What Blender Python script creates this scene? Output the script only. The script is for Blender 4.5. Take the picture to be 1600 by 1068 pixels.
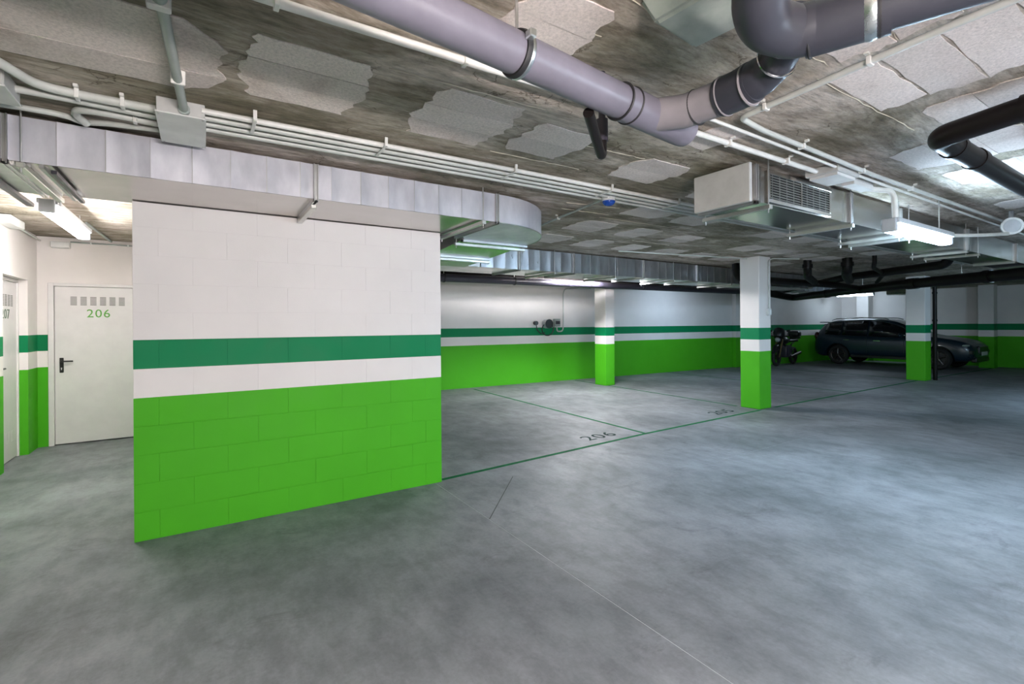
import bpy, bmesh, math, random
from mathutils import Vector, Matrix
random.seed(7)
S = bpy.context.scene
for o in list(bpy.data.objects): bpy.data.objects.remove(o, do_unlink=True)
COL = S.collection
PI = math.pi

# ---------------------------------------------------------------- camera
YAW, ROLL, FPX = 1.0, -0.0068, 752.0
cam = bpy.data.cameras.new('camera'); cam.sensor_width = 36.0
cam.lens = FPX/1600*36.0; cam.shift_y = (506.0-534.0)/1600.0
cam.clip_start = 0.02; cam.clip_end = 200
co = bpy.data.objects.new('camera', cam); COL.objects.link(co)
Fd = Vector((math.cos(YAW), math.sin(YAW), 0)); Rt = Vector((math.sin(YAW), -math.cos(YAW), 0)); Up = Vector((0, 0, 1))
c_, s_ = math.cos(ROLL), math.sin(ROLL)
Rr = Rt*c_ + Up*s_; Ur = Up*c_ - Rt*s_
co.matrix_world = Matrix(((Rr.x, Ur.x, -Fd.x, 0), (Rr.y, Ur.y, -Fd.y, 0), (Rr.z, Ur.z, -Fd.z, 1.5), (0, 0, 0, 1)))
S.camera = co
# ---------------------------------------------------------------- world, exposure
w = bpy.data.worlds.new('world'); S.world = w; w.use_nodes = True
w.node_tree.nodes['Background'].inputs[0].default_value = (0.6, 0.75, 0.8, 1)
w.node_tree.nodes['Background'].inputs[1].default_value = 0.02
S.view_settings.view_transform = 'Standard'; S.view_settings.look = 'None'
S.view_settings.gamma = 1.0; S.view_settings.use_curve_mapping = False
S.view_settings.exposure = 1.32

CEIL = 2.64
# luminaires: (x, y, z, axis, length, strength, colour)
LAMPS = {
 'bay': (6.50, 7.46, 2.48, 'x', 1.2, 150, (0.97, 0.97, 1.0)),
 'bay2': (11.6, 8.35, 2.50, 'x', 1.3, 20, (0.58, 0.78, 1.0)),
 'aisle': (5.38, 1.64, 2.30, 'x', 1.30, 85, (0.58, 0.80, 1.0)),
 'corridor': (-1.06, 6.05, 2.50, 'y', 1.45, 34, (1.0, 0.99, 0.98)),
 'car': (20.35, 8.15, 2.52, 'y', 1.2, 15, (0.66, 0.84, 1.0)),
 'near1': (0.6, -1.0, 1.72, 'x', 1.50, 142, (1.0, 0.91, 0.88)),
 'near2': (4.1, -1.4, 1.72, 'x', 1.50, 84, (0.70, 0.84, 1.0)),  # added out of view to brighten the right floor and the ceiling
 'near3': (-2.7, 0.9, 1.72, 'y', 1.50, 42, (1.0, 0.91, 0.90)),
 'farright': (12.4, -0.3, 2.30, 'x', 1.3, 125, (0.52, 0.78, 1.0)),
}

# ================================================================ helpers
def new_mat(name, col, rough=0.5, metal=0.0, spec=0.5):
    m = bpy.data.materials.new(name); m.use_nodes = True
    b = m.node_tree.nodes['Principled BSDF']
    b.inputs['Base Color'].default_value = (*col, 1); b.inputs['Roughness'].default_value = rough
    b.inputs['Metallic'].default_value = metal; b.inputs['Specular IOR Level'].default_value = spec
    return m
class N:
    def __init__(s, m): s.t = m.node_tree; s.b = s.t.nodes['Principled BSDF']
    def n(s, t, **k):
        o = s.t.nodes.new(t)
        for a, v in k.items():
            if a.startswith('i_'): o.inputs[a[2:].replace('_', ' ')].default_value = v
            else: setattr(o, a, v)
        return o
    def l(s, a, b): s.t.links.new(a, b)
    def pos(s, scale=(1, 1, 1)):
        g = s.n('ShaderNodeNewGeometry'); mp = s.n('ShaderNodeMapping'); mp.inputs['Scale'].default_value = scale
        s.l(g.outputs['Position'], mp.inputs['Vector']); return mp.outputs[0]
    def noise(s, scale, vec=None, detail=5, rough=0.6, dist=0.0):
        o = s.n('ShaderNodeTexNoise'); o.inputs['Scale'].default_value = scale; o.inputs['Detail'].default_value = detail
        o.inputs['Roughness'].default_value = rough; o.inputs['Distortion'].default_value = dist
        s.l(vec if vec is not None else s.pos(), o.inputs['Vector']); return o.outputs['Fac']
    def ramp(s, fac, stops, interp='LINEAR'):
        r = s.n('ShaderNodeValToRGB'); r.color_ramp.interpolation = interp
        e = r.color_ramp.elements
        while len(e) < len(stops): e.new(0.5)
        for el, (p, c) in zip(e, stops):
            el.position = p; el.color = (*c, 1) if len(c) == 3 else c
        s.l(fac, r.inputs[0]); return r.outputs[0]
    def mix(s, f, a, b, mode='MIX'):
        o = s.n('ShaderNodeMix', data_type='RGBA', blend_type=mode)
        if isinstance(f, (int, float)): o.inputs[0].default_value = f
        else: s.l(f, o.inputs[0])
        for i, v in ((6, a), (7, b)):
            if isinstance(v, tuple): o.inputs[i].default_value = (*v, 1)
            else: s.l(v, o.inputs[i])
        return o.outputs[2]
    def bump(s, h, strength=0.3, dist=0.01):
        o = s.n('ShaderNodeBump'); o.inputs['Strength'].default_value = strength; o.inputs['Distance'].default_value = dist
        s.l(h, o.inputs['Height']); s.l(o.outputs[0], s.b.inputs['Normal'])
    def col(s, c): s.l(c, s.b.inputs['Base Color'])
    def rough(s, c): s.l(c, s.b.inputs['Roughness'])
g3 = lambda v: (v, v, v)

M = {}
def make_paint(name, blocky=False):
    m = new_mat(name, (.8, .77, .76), 0.5, 0, .22); k = N(m)
    g = k.n('ShaderNodeNewGeometry'); sx = k.n('ShaderNodeSeparateXYZ'); k.l(g.outputs['Position'], sx.inputs[0])
    mr = k.n('ShaderNodeMath', operation='DIVIDE'); mr.inputs[1].default_value = 4.0; k.l(sx.outputs[2], mr.inputs[0])
    white, green, deep = (.81, .76, .745), (.070, .42, .012), (.000, .21, .075)
    c = k.ramp(mr.outputs[0], [(0, green), (1.0/4, white), (1.2/4, deep), (1.405/4, white)], 'CONSTANT')
    n1 = k.ramp(k.noise(1.7, detail=4), [(.3, g3(.93)), (.7, g3(1.0))])
    k.col(k.mix(1.0, c, n1, 'MULTIPLY'))
    k.rough(k.ramp(k.noise(5, detail=3), [(.3, g3(.50)), (.7, g3(.64))]))
    k.bump(k.noise(90, detail=3, rough=.7), .12, .004)
    return m
M['paint'] = make_paint('striped_wall_paint')
# floor
m = new_mat('polished_concrete', (.2, .2, .2), .45); k = N(m)
a = k.noise(.7, detail=7, rough=.62, dist=.4); b = k.noise(6, vec=k.pos((1, .5, 1)), detail=7, rough=.7); c = k.noise(45, detail=4)
base = k.ramp(a, [(.34, (.145, .158, .166)), (.5, (.208, .218, .232)), (.64, (.272, .280, .304))])
base = k.mix(1.0, base, k.ramp(b, [(.38, g3(.72)), (.58, g3(1.0))]), 'MULTIPLY')
base = k.mix(1.0, base, k.ramp(c, [(.3, g3(.9)), (.7, g3(1.05))]), 'MULTIPLY')
st = k.ramp(k.noise(1.9, vec=k.pos((1, 1.6, 1)), detail=8, rough=.75, dist=.8), [(.57, g3(1)), (.70, (.70, .68, .69))])
base = k.mix(1.0, base, st, 'MULTIPLY')
k.col(base); k.rough(k.ramp(a, [(.3, g3(.62)), (.7, g3(.50))])); k.bump(b, .05, .01)
k.b.inputs['Specular IOR Level'].default_value = .35
M['floor'] = m
M['crackdark'] = new_mat('crack_dark', (.06, .065, .06), .9)
M['joint'] = new_mat('joint_filler', (.52, .54, .54), .8)
# ceiling mortar
m = new_mat('formwork_concrete', (.2, .2, .2), .85); k = N(m)
v = k.pos((.6, 2.1, 1))
a = k.noise(2.0, vec=v, detail=10, rough=.74, dist=.9); b = k.noise(1.3, detail=6, rough=.65, dist=.3); c = k.noise(14, vec=k.pos((.5, 2, 1)), detail=8, rough=.75)
base = k.ramp(a, [(.32, (.21, .165, .12)), (.47, (.44, .37, .31)), (.62, (.68, .60, .54))])
base = k.mix(1.0, base, k.ramp(b, [(.38, (.50, .51, .43)), (.58, (1, 1, 1))]), 'MULTIPLY')
base = k.mix(1.0, base, k.ramp(c, [(.36, g3(.62)), (.56, g3(1.08))]), 'MULTIPLY')
sp = k.ramp(k.noise(2.6, vec=k.pos((1, 1.4, 1)), detail=10, rough=.78, dist=1.0), [(.60, g3(0)), (.68, g3(1))])
base = k.mix(sp, base, (.11, .088, .066))
# cracks and broken laitance edges
vo = k.n('ShaderNodeTexVoronoi', feature='DISTANCE_TO_EDGE'); vo.inputs['Scale'].default_value = 1.9
vm = k.n('ShaderNodeVectorMath', operation='ADD'); nz = k.n('ShaderNodeTexNoise'); nz.inputs['Scale'].default_value = 6; nz.inputs['Detail'].default_value = 6
vs_ = k.n('ShaderNodeVectorMath', operation='SCALE'); vs_.inputs['Scale'].default_value = .35
k.l(k.pos(), nz.inputs['Vector']); k.l(nz.outputs['Color'], vs_.inputs[0]); k.l(k.pos((.6, 1.3, 1)), vm.inputs[0]); k.l(vs_.outputs[0], vm.inputs[1]); k.l(vm.outputs[0], vo.inputs['Vector'])
ck = k.ramp(vo.outputs['Distance'], [(.0, g3(.0)), (.012, g3(1))])
ckm = k.ramp(k.noise(2.1, detail=3), [(.50, g3(1)), (.56, g3(0))])
ck = k.mix(ckm, ck, (1.0, 1.0, 1.0))
base = k.mix(1.0, base, k.mix(ck, (.35, .32, .28), (1, 1, 1)), 'MULTIPLY')
k.col(base); k.bump(c, .9, .015); M['mortar'] = m
# ceiling block
m = new_mat('raw_ceiling_block', (.4, .38, .36), .9); k = N(m)
a = k.noise(2.2, detail=8, rough=.7, dist=.4); c = k.noise(70, detail=5, rough=.8)
base = k.ramp(a, [(.30, (.60, .50, .46)), (.46, (.78, .69, .65)), (.7, (.86, .77, .74))])
base = k.mix(1.0, base, k.ramp(c, [(.36, g3(.78)), (.60, g3(1.08))]), 'MULTIPLY')
oi = k.n('ShaderNodeObjectInfo'); base = k.mix(1.0, base, k.ramp(oi.outputs['Random'], [(0, g3(.82)), (1, g3(1.08))]), 'MULTIPLY')
k.col(base); k.bump(c, .7, .008); M['block'] = m
m = new_mat('pale_smooth_concrete', (.42, .46, .42), .6); k = N(m)
k.col(k.ramp(k.noise(4, detail=7), [(.3, (.26, .31, .27)), (.7, (.50, .53, .48))])); M['palecrete'] = m
# metals, plastics
def metal(name, lo, hi, rough, sc=(1, 1, 1), metalness=1.0):
    m = new_mat(name, hi, rough, metalness); k = N(m)
    f = k.noise(3.5, vec=k.pos(sc), detail=6, rough=.6)
    k.col(k.ramp(f, [(.3, lo), (.7, hi)]))
    k.rough(k.ramp(k.noise(9, vec=k.pos(sc), detail=4), [(.3, g3(rough*.8)), (.7, g3(rough*1.25))]))
    return m
M['galv'] = metal('galvanised_sheet', (.50, .50, .56), (.74, .73, .79), .36, (1.6, 1, .7), .45)
M['galv2'] = metal('galvanised_flange', (.42, .42, .42), (.62, .62, .62), .38)
M['galvp'] = metal('galvanised_panel_plain', (.50, .475, .45), (.58, .555, .53), .20, (.4, .4, .4), 1.0)
M['strut'] = metal('strut_steel', (.55, .55, .52), (.75, .74, .70), .4)
def plastic(name, col, rough=.4, var=.12):
    m = new_mat(name, col, rough); k = N(m)
    lo = tuple(x*(1-var) for x in col); hi = tuple(min(1, x*(1+var)) for x in col)
    k.col(k.ramp(k.noise(6, detail=6), [(.3, lo), (.7, hi)])); return m
M['bead'] = plastic('mortar_bead', (.60, .54, .44), .8, .25)
M['conduit'] = plastic('conduit_pvc', (.56, .57, .54), .42)
M['conduit_g'] = plastic('conduit_pvc_grey_green', (.33, .37, .35), .42)
M['conduit_w'] = plastic('conduit_pvc_white', (.72, .71, .68), .42)
M['boxgrey'] = plastic('junction_box_grey', (.50, .50, .49), .45)
M['boxwhite'] = plastic('junction_box_white', (.66, .66, .65), .45)
M['soil'] = plastic('soil_pipe_violet_grey', (.140, .132, .165), .40)
M['soil_d'] = plastic('soil_pipe_dark_grey', (.032, .033, .044), .38)
M['soil_j'] = plastic('soil_pipe_light_grey', (.20, .185, .20), .28)
M['rubber'] = plastic('black_rubber', (.012, .012, .014), .6)
M['blackpipe'] = plastic('black_pipe', (.008, .006, .006), .42)
M['darkpipe'] = plastic('dark_plum_pipe', (.032, .029, .042), .35)
M['zinc'] = metal('zinc_clamp', (.55, .60, .60), (.75, .80, .80), .3)
M['doorwhite'] = plastic('door_enamel', (.72, .69, .69), .35, .04)
M['slot'] = plastic('vent_shadow_slot', (.16, .16, .15), .6)
M['black'] = plastic('black_plastic', (.010, .010, .011), .35)
M['numgreen'] = plastic('stencil_green', (.12, .36, .06), .6)
M['numgrey'] = plastic('stencil_grey_green', (.13, .18, .13), .6)
M['linegreen'] = plastic('line_paint_green', (.008, .13, .045), .8, .3)
M['numfloor'] = plastic('floor_stencil_dark', (.012, .035, .028), .85, .3)
M['blue'] = plastic('blue_dome', (.010, .07, .42), .25)
M['white'] = plastic('white_plastic', (.75, .76, .76), .4)
M['housing'] = plastic('lamp_housing_grey', (.45, .47, .50), .4)
M['carpaint'] = new_mat('car_paint_blue_grey', (.004, .016, .028), .28, 0); M['carpaint'].node_tree.nodes['Principled BSDF'].inputs['Coat Weight'].default_value = .2
M['carglass'] = new_mat('car_glass_dark', (.006, .007, .009), .06)
M['chrome'] = new_mat('chrome_trim', (.7, .72, .75), .15, 1.0)
M['rim'] = metal('alloy_rim', (.07, .06, .055), (.13, .12, .11), .4)
M['tyre'] = plastic('tyre_rubber', (.012, .012, .012), .75)
M['redlamp'] = new_mat('tail_lamp_red', (.035, .004, .004), .2)
M['headlamp'] = new_mat('head_lamp_clear', (.45, .48, .52), .1, .4)
M['plate'] = plastic('number_plate', (.65, .66, .64), .5)
M['gold'] = new_mat('fork_gold', (.42, .30, .16), .3, .8)
for q_, sp_, ro_ in (('linegreen', .1, None), ('numfloor', .1, None), ('blackpipe', .22, None)):
    M[q_].node_tree.nodes['Principled BSDF'].inputs['Specular IOR Level'].default_value = sp_
M['galv_far'] = metal('galvanised_sheet_dull', (.36, .37, .40), (.60, .61, .65), .34, (1.6, 1, .7), .92)
def emis(name, col, st):
    m = new_mat(name, (.9, .9, .9), .4); b = m.node_tree.nodes['Principled BSDF']
    b.inputs['Emission Color'].default_value = (*col, 1); b.inputs['Emission Strength'].default_value = st
    return m

def link(name, me, mat=None, parent=None):
    if mat is not None and not me.materials: me.materials.append(mat)
    o = bpy.data.objects.new(name, me); COL.objects.link(o)
    if parent is not None: o.parent = parent; o.matrix_parent_inverse = Matrix.Identity(4); o.location = -parent.location if False else (0, 0, 0)
    return o
def tag(o, label=None, cat=None, group=None, kind=None):
    if label: o['label'] = label
    if cat: o['category'] = cat
    if group: o['group'] = group
    if kind: o['kind'] = kind
    return o
def root(name, label=None, cat=None, loc=(0, 0, 0), rz=0, group=None, kind=None):
    o = bpy.data.objects.new(name, None); COL.objects.link(o); o.location = loc; o.rotation_euler = (0, 0, rz)
    o.empty_display_size = .1
    return tag(o, label, cat, group, kind)
class B:
    """collects geometry in the local frame of the given parent"""
    def __init__(s, parent=None):
        s.bm = bmesh.new(); s.p = parent
        s.off = Vector(parent.location) if (parent is not None and parent.type == 'EMPTY' and abs(parent.rotation_euler.z) < 1e-6) else Vector((0, 0, 0))
    def box(s, x0, x1, y0, y1, z0, z1, bev=0, seg=1, rz=0):
        c = Vector(((x0+x1)/2, (y0+y1)/2, (z0+z1)/2)) - s.off
        r = bmesh.ops.create_cube(s.bm, size=1)
        vs = r['verts']
        bmesh.ops.scale(s.bm, vec=(x1-x0, y1-y0, z1-z0), verts=vs)
        if bev:
            es = list({e for v in vs for e in v.link_edges})
            rb = bmesh.ops.bevel(s.bm, geom=es, offset=bev, segments=seg, affect='EDGES', profile=.5)
            vs = list({v for f in rb['faces'] for v in f.verts} | {v for v in vs if v.is_valid})
        if rz: bmesh.ops.rotate(s.bm, cent=(0, 0, 0), matrix=Matrix.Rotation(rz, 3, 'Z'), verts=vs)
        bmesh.ops.translate(s.bm, vec=c, verts=vs); return s
    def cyl(s, p, q, r, seg=16, r2=None, cap=True):
        p, q = Vector(p)-s.off, Vector(q)-s.off; d = q-p
        mt = Matrix.Translation((p+q)/2) @ d.to_track_quat('Z', 'Y').to_matrix().to_4x4()
        bmesh.ops.create_cone(s.bm, cap_ends=cap, segments=seg, radius1=r, radius2=(r if r2 is None else r2), depth=d.length, matrix=mt); return s
    def tube(s, pts, r, seg=12, fil=0.0, closed_ends=True, nf=6):
        P = [Vector(p)-s.off for p in pts]
        if fil > 0:
            Q = [P[0]]
            for i in range(1, len(P)-1):
                a, b, c = P[i-1], P[i], P[i+1]
                f = min(fil, (a-b).length*.45, (c-b).length*.45)
                u, v = b+(a-b).normalized()*f, b+(c-b).normalized()*f
                for t in range(nf+1):
                    t /= nf; Q.append(u*(1-t)**2 + b*2*t*(1-t) + v*t*t)
            Q.append(P[-1]); P = Q
        rr = r if hasattr(r, '__len__') else [r]*len(P)
        rings = []; nrm = None
        for i, p in enumerate(P):
            t = (P[min(i+1, len(P)-1)] - P[max(i-1, 0)]).normalized()
            if nrm is None: nrm = t.orthogonal().normalized()
            else: nrm = (nrm - t*nrm.dot(t)).normalized()
            bn = t.cross(nrm)
            rings.append([s.bm.verts.new(p + (nrm*math.cos(2*PI*j/seg)+bn*math.sin(2*PI*j/seg))*rr[min(i, len(rr)-1)]) for j in range(seg)])
        for a, b in zip(rings, rings[1:]):
            for j in range(seg): s.bm.faces.new((a[j], a[(j+1) % seg], b[(j+1) % seg], b[j]))
        if closed_ends:
            s.bm.faces.new(rings[0][::-1]); s.bm.faces.new(rings[-1])
        return s
    def quad(s, *pts):
        s.bm.faces.new([s.bm.verts.new(Vector(p)-s.off) for p in pts]); return s
    def prism(s, outline, z0, z1):
        lo = [s.bm.verts.new(Vector((x, y, z0))-s.off) for x, y in outline]; hi = [s.bm.verts.new(Vector((x, y, z1))-s.off) for x, y in outline]
        n = len(lo); s.bm.faces.new(lo[::-1]); s.bm.faces.new(hi)
        for i in range(n): s.bm.faces.new((lo[i], lo[(i+1) % n], hi[(i+1) % n], hi[i]))
        return s
    def torus(s, c, axis, R, r, seg=24, rs=8, sx=1):
        c = Vector(c)-s.off; ax = Vector(axis).normalized(); u = ax.orthogonal().normalized(); v = ax.cross(u)
        rings = []
        for i in range(seg):
            a = 2*PI*i/seg; d = u*math.cos(a)+v*math.sin(a)
            rings.append([s.bm.verts.new(c + d*(R+r*math.cos(2*PI*j/rs)) + ax*(r*sx*math.sin(2*PI*j/rs))) for j in range(rs)])
        for i in range(seg):
            A, Bq = rings[i], rings[(i+1) % seg]
            for j in range(rs): s.bm.faces.new((A[j], A[(j+1) % rs], Bq[(j+1) % rs], Bq[j]))
        return s
    def sphere(s, c, r, sc=(1, 1, 1), seg=16):
        c = Vector(c)-s.off
        bmesh.ops.create_uvsphere(s.bm, u_segments=seg, v_segments=seg//2, radius=r, matrix=Matrix.Translation(c) @ Matrix.Diagonal((*sc, 1))); return s
    def end(s, name, mat, smooth=False, label=None, **k):
        me = bpy.data.meshes.new(name)
        bmesh.ops.recalc_face_normals(s.bm, faces=s.bm.faces)
        s.bm.to_mesh(me); s.bm.free()
        if smooth:
            for p in me.polygons: p.use_smooth = True
            try: me.set_sharp_from_angle(angle=math.radians(38))
            except Exception: pass
        if isinstance(mat, str): mat = M[mat]
        o = link(name, me, mat, s.p)
        return tag(o, label, **k)
def text_mesh(body, size, mat, parent, mw, name='number', ext=.002, label=None, sx=1.0):
    """numbers made of real, thin, flat letters; mw = frame of the text (local to the parent)"""
    cu = bpy.data.curves.new(name, 'FONT'); cu.body = body; cu.size = size; cu.extrude = ext; cu.align_x = 'LEFT'; cu.space_character = 1.12
    cu.resolution_u = 4; cu.offset = size*.002
    t = bpy.data.objects.new('tmp', cu); COL.objects.link(t)
    me = bpy.data.meshes.new_from_object(t.evaluated_get(bpy.context.evaluated_depsgraph_get()))
    bpy.data.objects.remove(t); me.name = name; me.materials.clear()
    for v in me.vertices: v.co.x *= sx
    me.transform(mw)
    return tag(link(name, me, M[mat], parent), label)
def frame(o, x, y, z=None):
    x = Vector(x).normalized(); y = Vector(y).normalized(); z = x.cross(y)
    return Matrix(((x.x, y.x, z.x, o[0]), (x.y, y.y, z.y, o[1]), (x.z, y.z, z.z, o[2]), (0, 0, 0, 1)))

# ================================================================ FLOOR
fl = root('floor', loc=(0, 0, 0), kind='structure')
B(fl).box(-4.2, 22, -6.2, 10.9, -.12, -.0012).end('floor_base', 'joint')
xs = [-4.2, 1.845, 8.1, 15.3, 22]; ys = [-6.2, 3.21, 10.9]
B(fl).box(-4.2, 1.845-.0022, -6.2, 10.9, -.1, 0).end('floor_slab', 'floor')
G = .0022
for i in range(4):
    for j in range(2):
        if j == 1:
            x0, x1 = [(1.845, 5.06), (5.06, 8.1), (8.1, 15.3), (15.3, 22)][i]
        else: x0, x1 = xs[i], xs[i+1]
        if i == 0 and j == 0: continue
        if i == 0: x0 = 1.845
        B(fl).box(x0+G, x1-G, ys[j]+G, ys[j+1]-G, -.1, 0).end('floor_slab', 'floor')
def strip(p, q, wd, mat='linegreen', name='painted_line'):
    p, q = Vector((*p, 0)), Vector((*q, 0)); n = (q-p).normalized().cross(Vector((0, 0, 1)))*wd/2
    B(fl).prism([(p+n)[:2], (q+n)[:2], (q-n)[:2], (p-n)[:2]], .0, .0012).end(name, mat)
strip((1.93, 4.29), (5.06, 4.53), .055); strip((5.06, 4.53), (8.02, 4.64), .055)
strip((5.06, 4.55), (5.27, 9.85), .05)
strip((8.07, 5.1), (8.30, 9.85), .05)
strip((8.5, 4.66), (15.2, 4.72), .055); strip((15.6, 4.7), (20.9, 4.6), .055)
strip((11.6, 4.72), (11.9, 9.75), .05); strip((15.5, 5.05), (15.7, 9.6), .05)
text_mesh('206', .30, 'numfloor', fl, frame((4.15, 4.66, .0005), (1, .06, 0), (-.06, 1, 0)), 'stencil_number', .0008, 'dark stencilled 206 beside the green bay line', sx=1.15)
text_mesh('205', .30, 'numfloor', fl, frame((7.05, 4.80, .0005), (1, .04, 0), (-.04, 1, 0)), 'stencil_number', .0008, 'faint stencilled 205 in front of the nearest pillar', sx=1.15)
# thin diagonal crack continuing the saw cut
strip((1.85, 3.22), (2.56, 3.99), .006, 'crackdark', 'crack')

# ================================================================ CEILING
ce = root('ceiling', loc=(0, 0, 0), kind='structure')
B(ce).box(-4.2, 22, -6.2, 10.9, CEIL+.006, CEIL+.2).end('ceiling_slab', 'mortar')
nblk = 0
def patch(x0, x1, y0, y1, rows=3, cut=None):
    """a patch of bare hollow blocks left uncovered by the poured ribs: one part per block row"""
    global nblk
    h = (y1-y0)/rows; ph = [random.uniform(0, 6.28) for _ in range(6)]
    def edge(y, side):
        t = (y-y0)/(y1-y0)*2-1
        rnd = .10*(x1-x0)*max(0, abs(t)-.35)**1.6*2 if rows > 1 else 0
        v = .014*math.sin(y*19+ph[side])+.010*math.sin(y*47+ph[side+2])+.006*math.sin(y*110+ph[side+4])+random.uniform(-.005, .005)
        return (x0+rnd+v) if side == 0 else (x1-rnd+v)
    g = .0013; n = 6
    for r in range(rows):
        a, b = y0+r*h+g, y0+(r+1)*h-g
        rt = [(edge(a+(b-a)*i/n, 1), a+(b-a)*i/n) for i in range(n+1)]; lf = [(edge(a+(b-a)*i/n, 0), a+(b-a)*i/n) for i in range(n, -1, -1)]
        bo = []; to = []
        if r == 0: bo = [(lf[-1][0]+(rt[0][0]-lf[-1][0])*i/6, a+random.uniform(-.002, .012)) for i in range(1, 6)]
        if r == rows-1: to = [(rt[-1][0]+(lf[0][0]-rt[-1][0])*i/6, b+random.uniform(-.012, .002)) for i in range(1, 6)]
        z = CEIL + random.uniform(.0, .003)
        B(ce).prism(bo+rt+to+lf, z, CEIL+.008).end('ceiling_block', 'block'); nblk += 1
def bead(p, q, r=.004):
    """squeezed-out mortar along a formwork joint"""
    n = 14; pts = [(p[0]+(q[0]-p[0])*i/n+random.uniform(-.006, .006), p[1]+(q[1]-p[1])*i/n+random.uniform(-.006, .006), CEIL+.004) for i in range(n+1)]
    B(ce).tube(pts, [r*random.uniform(.5, 1.5) for _ in pts], 5).end('mortar_bead', 'bead', True)
for p, q, r_ in (((2.44, 1.13), (3.6, 1.12), .004), ((1.98, 1.05), (2.36, 1.04), .004), ((1.90, .78), (2.38, .79), .004), ((.70, 2.10), (1.55, 2.07), .004), ((.68, 2.45), (.95, 2.47), .003),
                 ((.95, 1.45), (1.35, 1.42), .004), ((1.60, 2.75), (2.35, 2.73), .004), ((3.0, 3.75), (3.6, 3.72), .006), ((2.9, 3.55), (3.5, 3.45), .005), ((3.6, 3.85), (5.2, 3.82), .005), ((5.0, 4.7), (5.8, 4.72), .005), ((.9, 1.15), (1.7, 1.25), .004), ((2.1, 2.35), (2.6, 2.32), .004)):
    bead(p, q, r_*.65)
# near rows read from the place
patch(-1.25, .08, 2.16, 2.80, 3); patch(.15, .68, 2.12, 2.70, 3); patch(.97, 1.50, 2.12, 2.72, 3)
patch(1.62, 2.08, 2.20, 2.66, 2); patch(2.58, 3.10, 2.28, 2.72, 2); patch(.95, 1.32, 1.28, 1.64, 2)
patch(-.95, -.10, 1.30, 1.75, 2); patch(.0, .62, 1.22, 1.70, 3)
for yy in (1.115, .90, .685, .47, .255, .04, -.175):
    patch(2.46, 3.10, yy-.21, yy, 1)
for yy in (1.0, .79, .58, .37, .16):
    patch(1.90, 2.38, yy-.20, yy, 1)
patch(3.25, 3.85, 0.35, 1.0, 3); patch(3.95, 4.6, .75, 1.40, 3); patch(4.8, 5.4, .5, 1.35, 4); patch(4.0, 4.6, -.2, .45, 3)
patch(2.55, 2.80, 1.68, 2.0, 1)
for k_ in range(9):
    x = 3.88+.80*k_
    for yc in (3.40, 4.28, 5.17):
        if yc < 3.6 and k_ > 7: continue
        if random.random() < .88:
            d = random.uniform(-.04, .04); w2 = random.uniform(.22, .28); h2 = random.uniform(.22, .28)
            if x > 9.5 and yc > 5: continue
            patch(x-w2+d, x+w2+d, yc-h2, yc+h2, 2)
for k_ in range(8):
    x = 5.9+.82*k_
    for yc in (.55, 1.2):
        if random.random() < .6:
            w2 = random.uniform(.2, .3); patch(x-w2, x+w2, yc-.22, yc+.22, 2)
for x, yc in ((3.9, 2.62), (4.7, 2.62), (5.5, 2.65), (6.3, 2.7), (-.9, .5), (.3, .45)):
    patch(x-.26, x+.26, yc-.2, yc+.2, 2)
# a pour of pale concrete hanging below the slab beside the drain elbow
t = root('concrete_drop', 'pale green-grey concrete lump hanging from ceiling beside the drain pipe elbow', 'concrete block', (1.45, 1.05, CEIL))
b = B(t)
top = [(1.30, 1.19), (1.66, 1.22), (1.72, .66), (1.36, .60)]; bot = [(1.36, 1.165), (1.62, 1.19), (1.67, .70), (1.41, .66)]
vt = [b.bm.verts.new(Vector((x, y, CEIL+.01))-b.off) for x, y in top]; vb = [b.bm.verts.new(Vector((x, y, CEIL-.075))-b.off) for x, y in bot]
b.bm.faces.new(vt); b.bm.faces.new(vb[::-1])
for i in range(4): b.bm.faces.new((vt[i], vb[i], vb[(i+1) % 4], vt[(i+1) % 4]))
bmesh.ops.bevel(b.bm, geom=b.bm.edges[:], offset=.012, segments=2, affect='EDGES')
b.end('poured_lump', 'palecrete')

# ================================================================ WALLS
def wall(name, *boxes):
    r = root(name, kind='structure')
    for bx in boxes: B(r).box(*bx).end('wall_face', 'paint')
    return r
# near partition: painted concrete blocks, each its own piece
wc = root('wall_center', kind='structure')
B(wc).box(-.405, 1.905, 4.243, 4.37, 0, 2.368).end('wall_core', 'paint')
cuts = {}
row = 0
course = 2.37/12
for r in range(12):
    z0, z1 = r*.2, min((r+1)*.2, 2.372)
    if r % 2 == 0: xc = [-.41, -.265, .155, .575, .995, 1.415, 1.75, 1.91]
    else: xc = [-.41, -.06, .36, .78, 1.20, 1.62, 1.91]
    for a, b_ in zip(xc, xc[1:]):
        dy = random.uniform(-.0005, .0005)
        B(wc).box(a+.0002, b_-.0002, 4.233+dy, 4.30, z0+.0001, z1-.0001, bev=.0011).end('wall_block', 'paint')
# store block behind the partition (walls hidden from here)
wall('wall_store_left', (-.40, -.27, 4.37, 8.25, 0, CEIL))
wall('wall_store_right', (1.78, 1.90, 4.37, 10.3, 0, CEIL))
# corridor end wall with opening for door 206
wall('wall_corridor', (-1.86, -1.64, 8.25, 8.45, 0, CEIL), (-.71, -.27, 8.25, 8.45, 0, CEIL), (-1.64, -.71, 8.25, 8.45, 2.06, CEIL))
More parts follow.
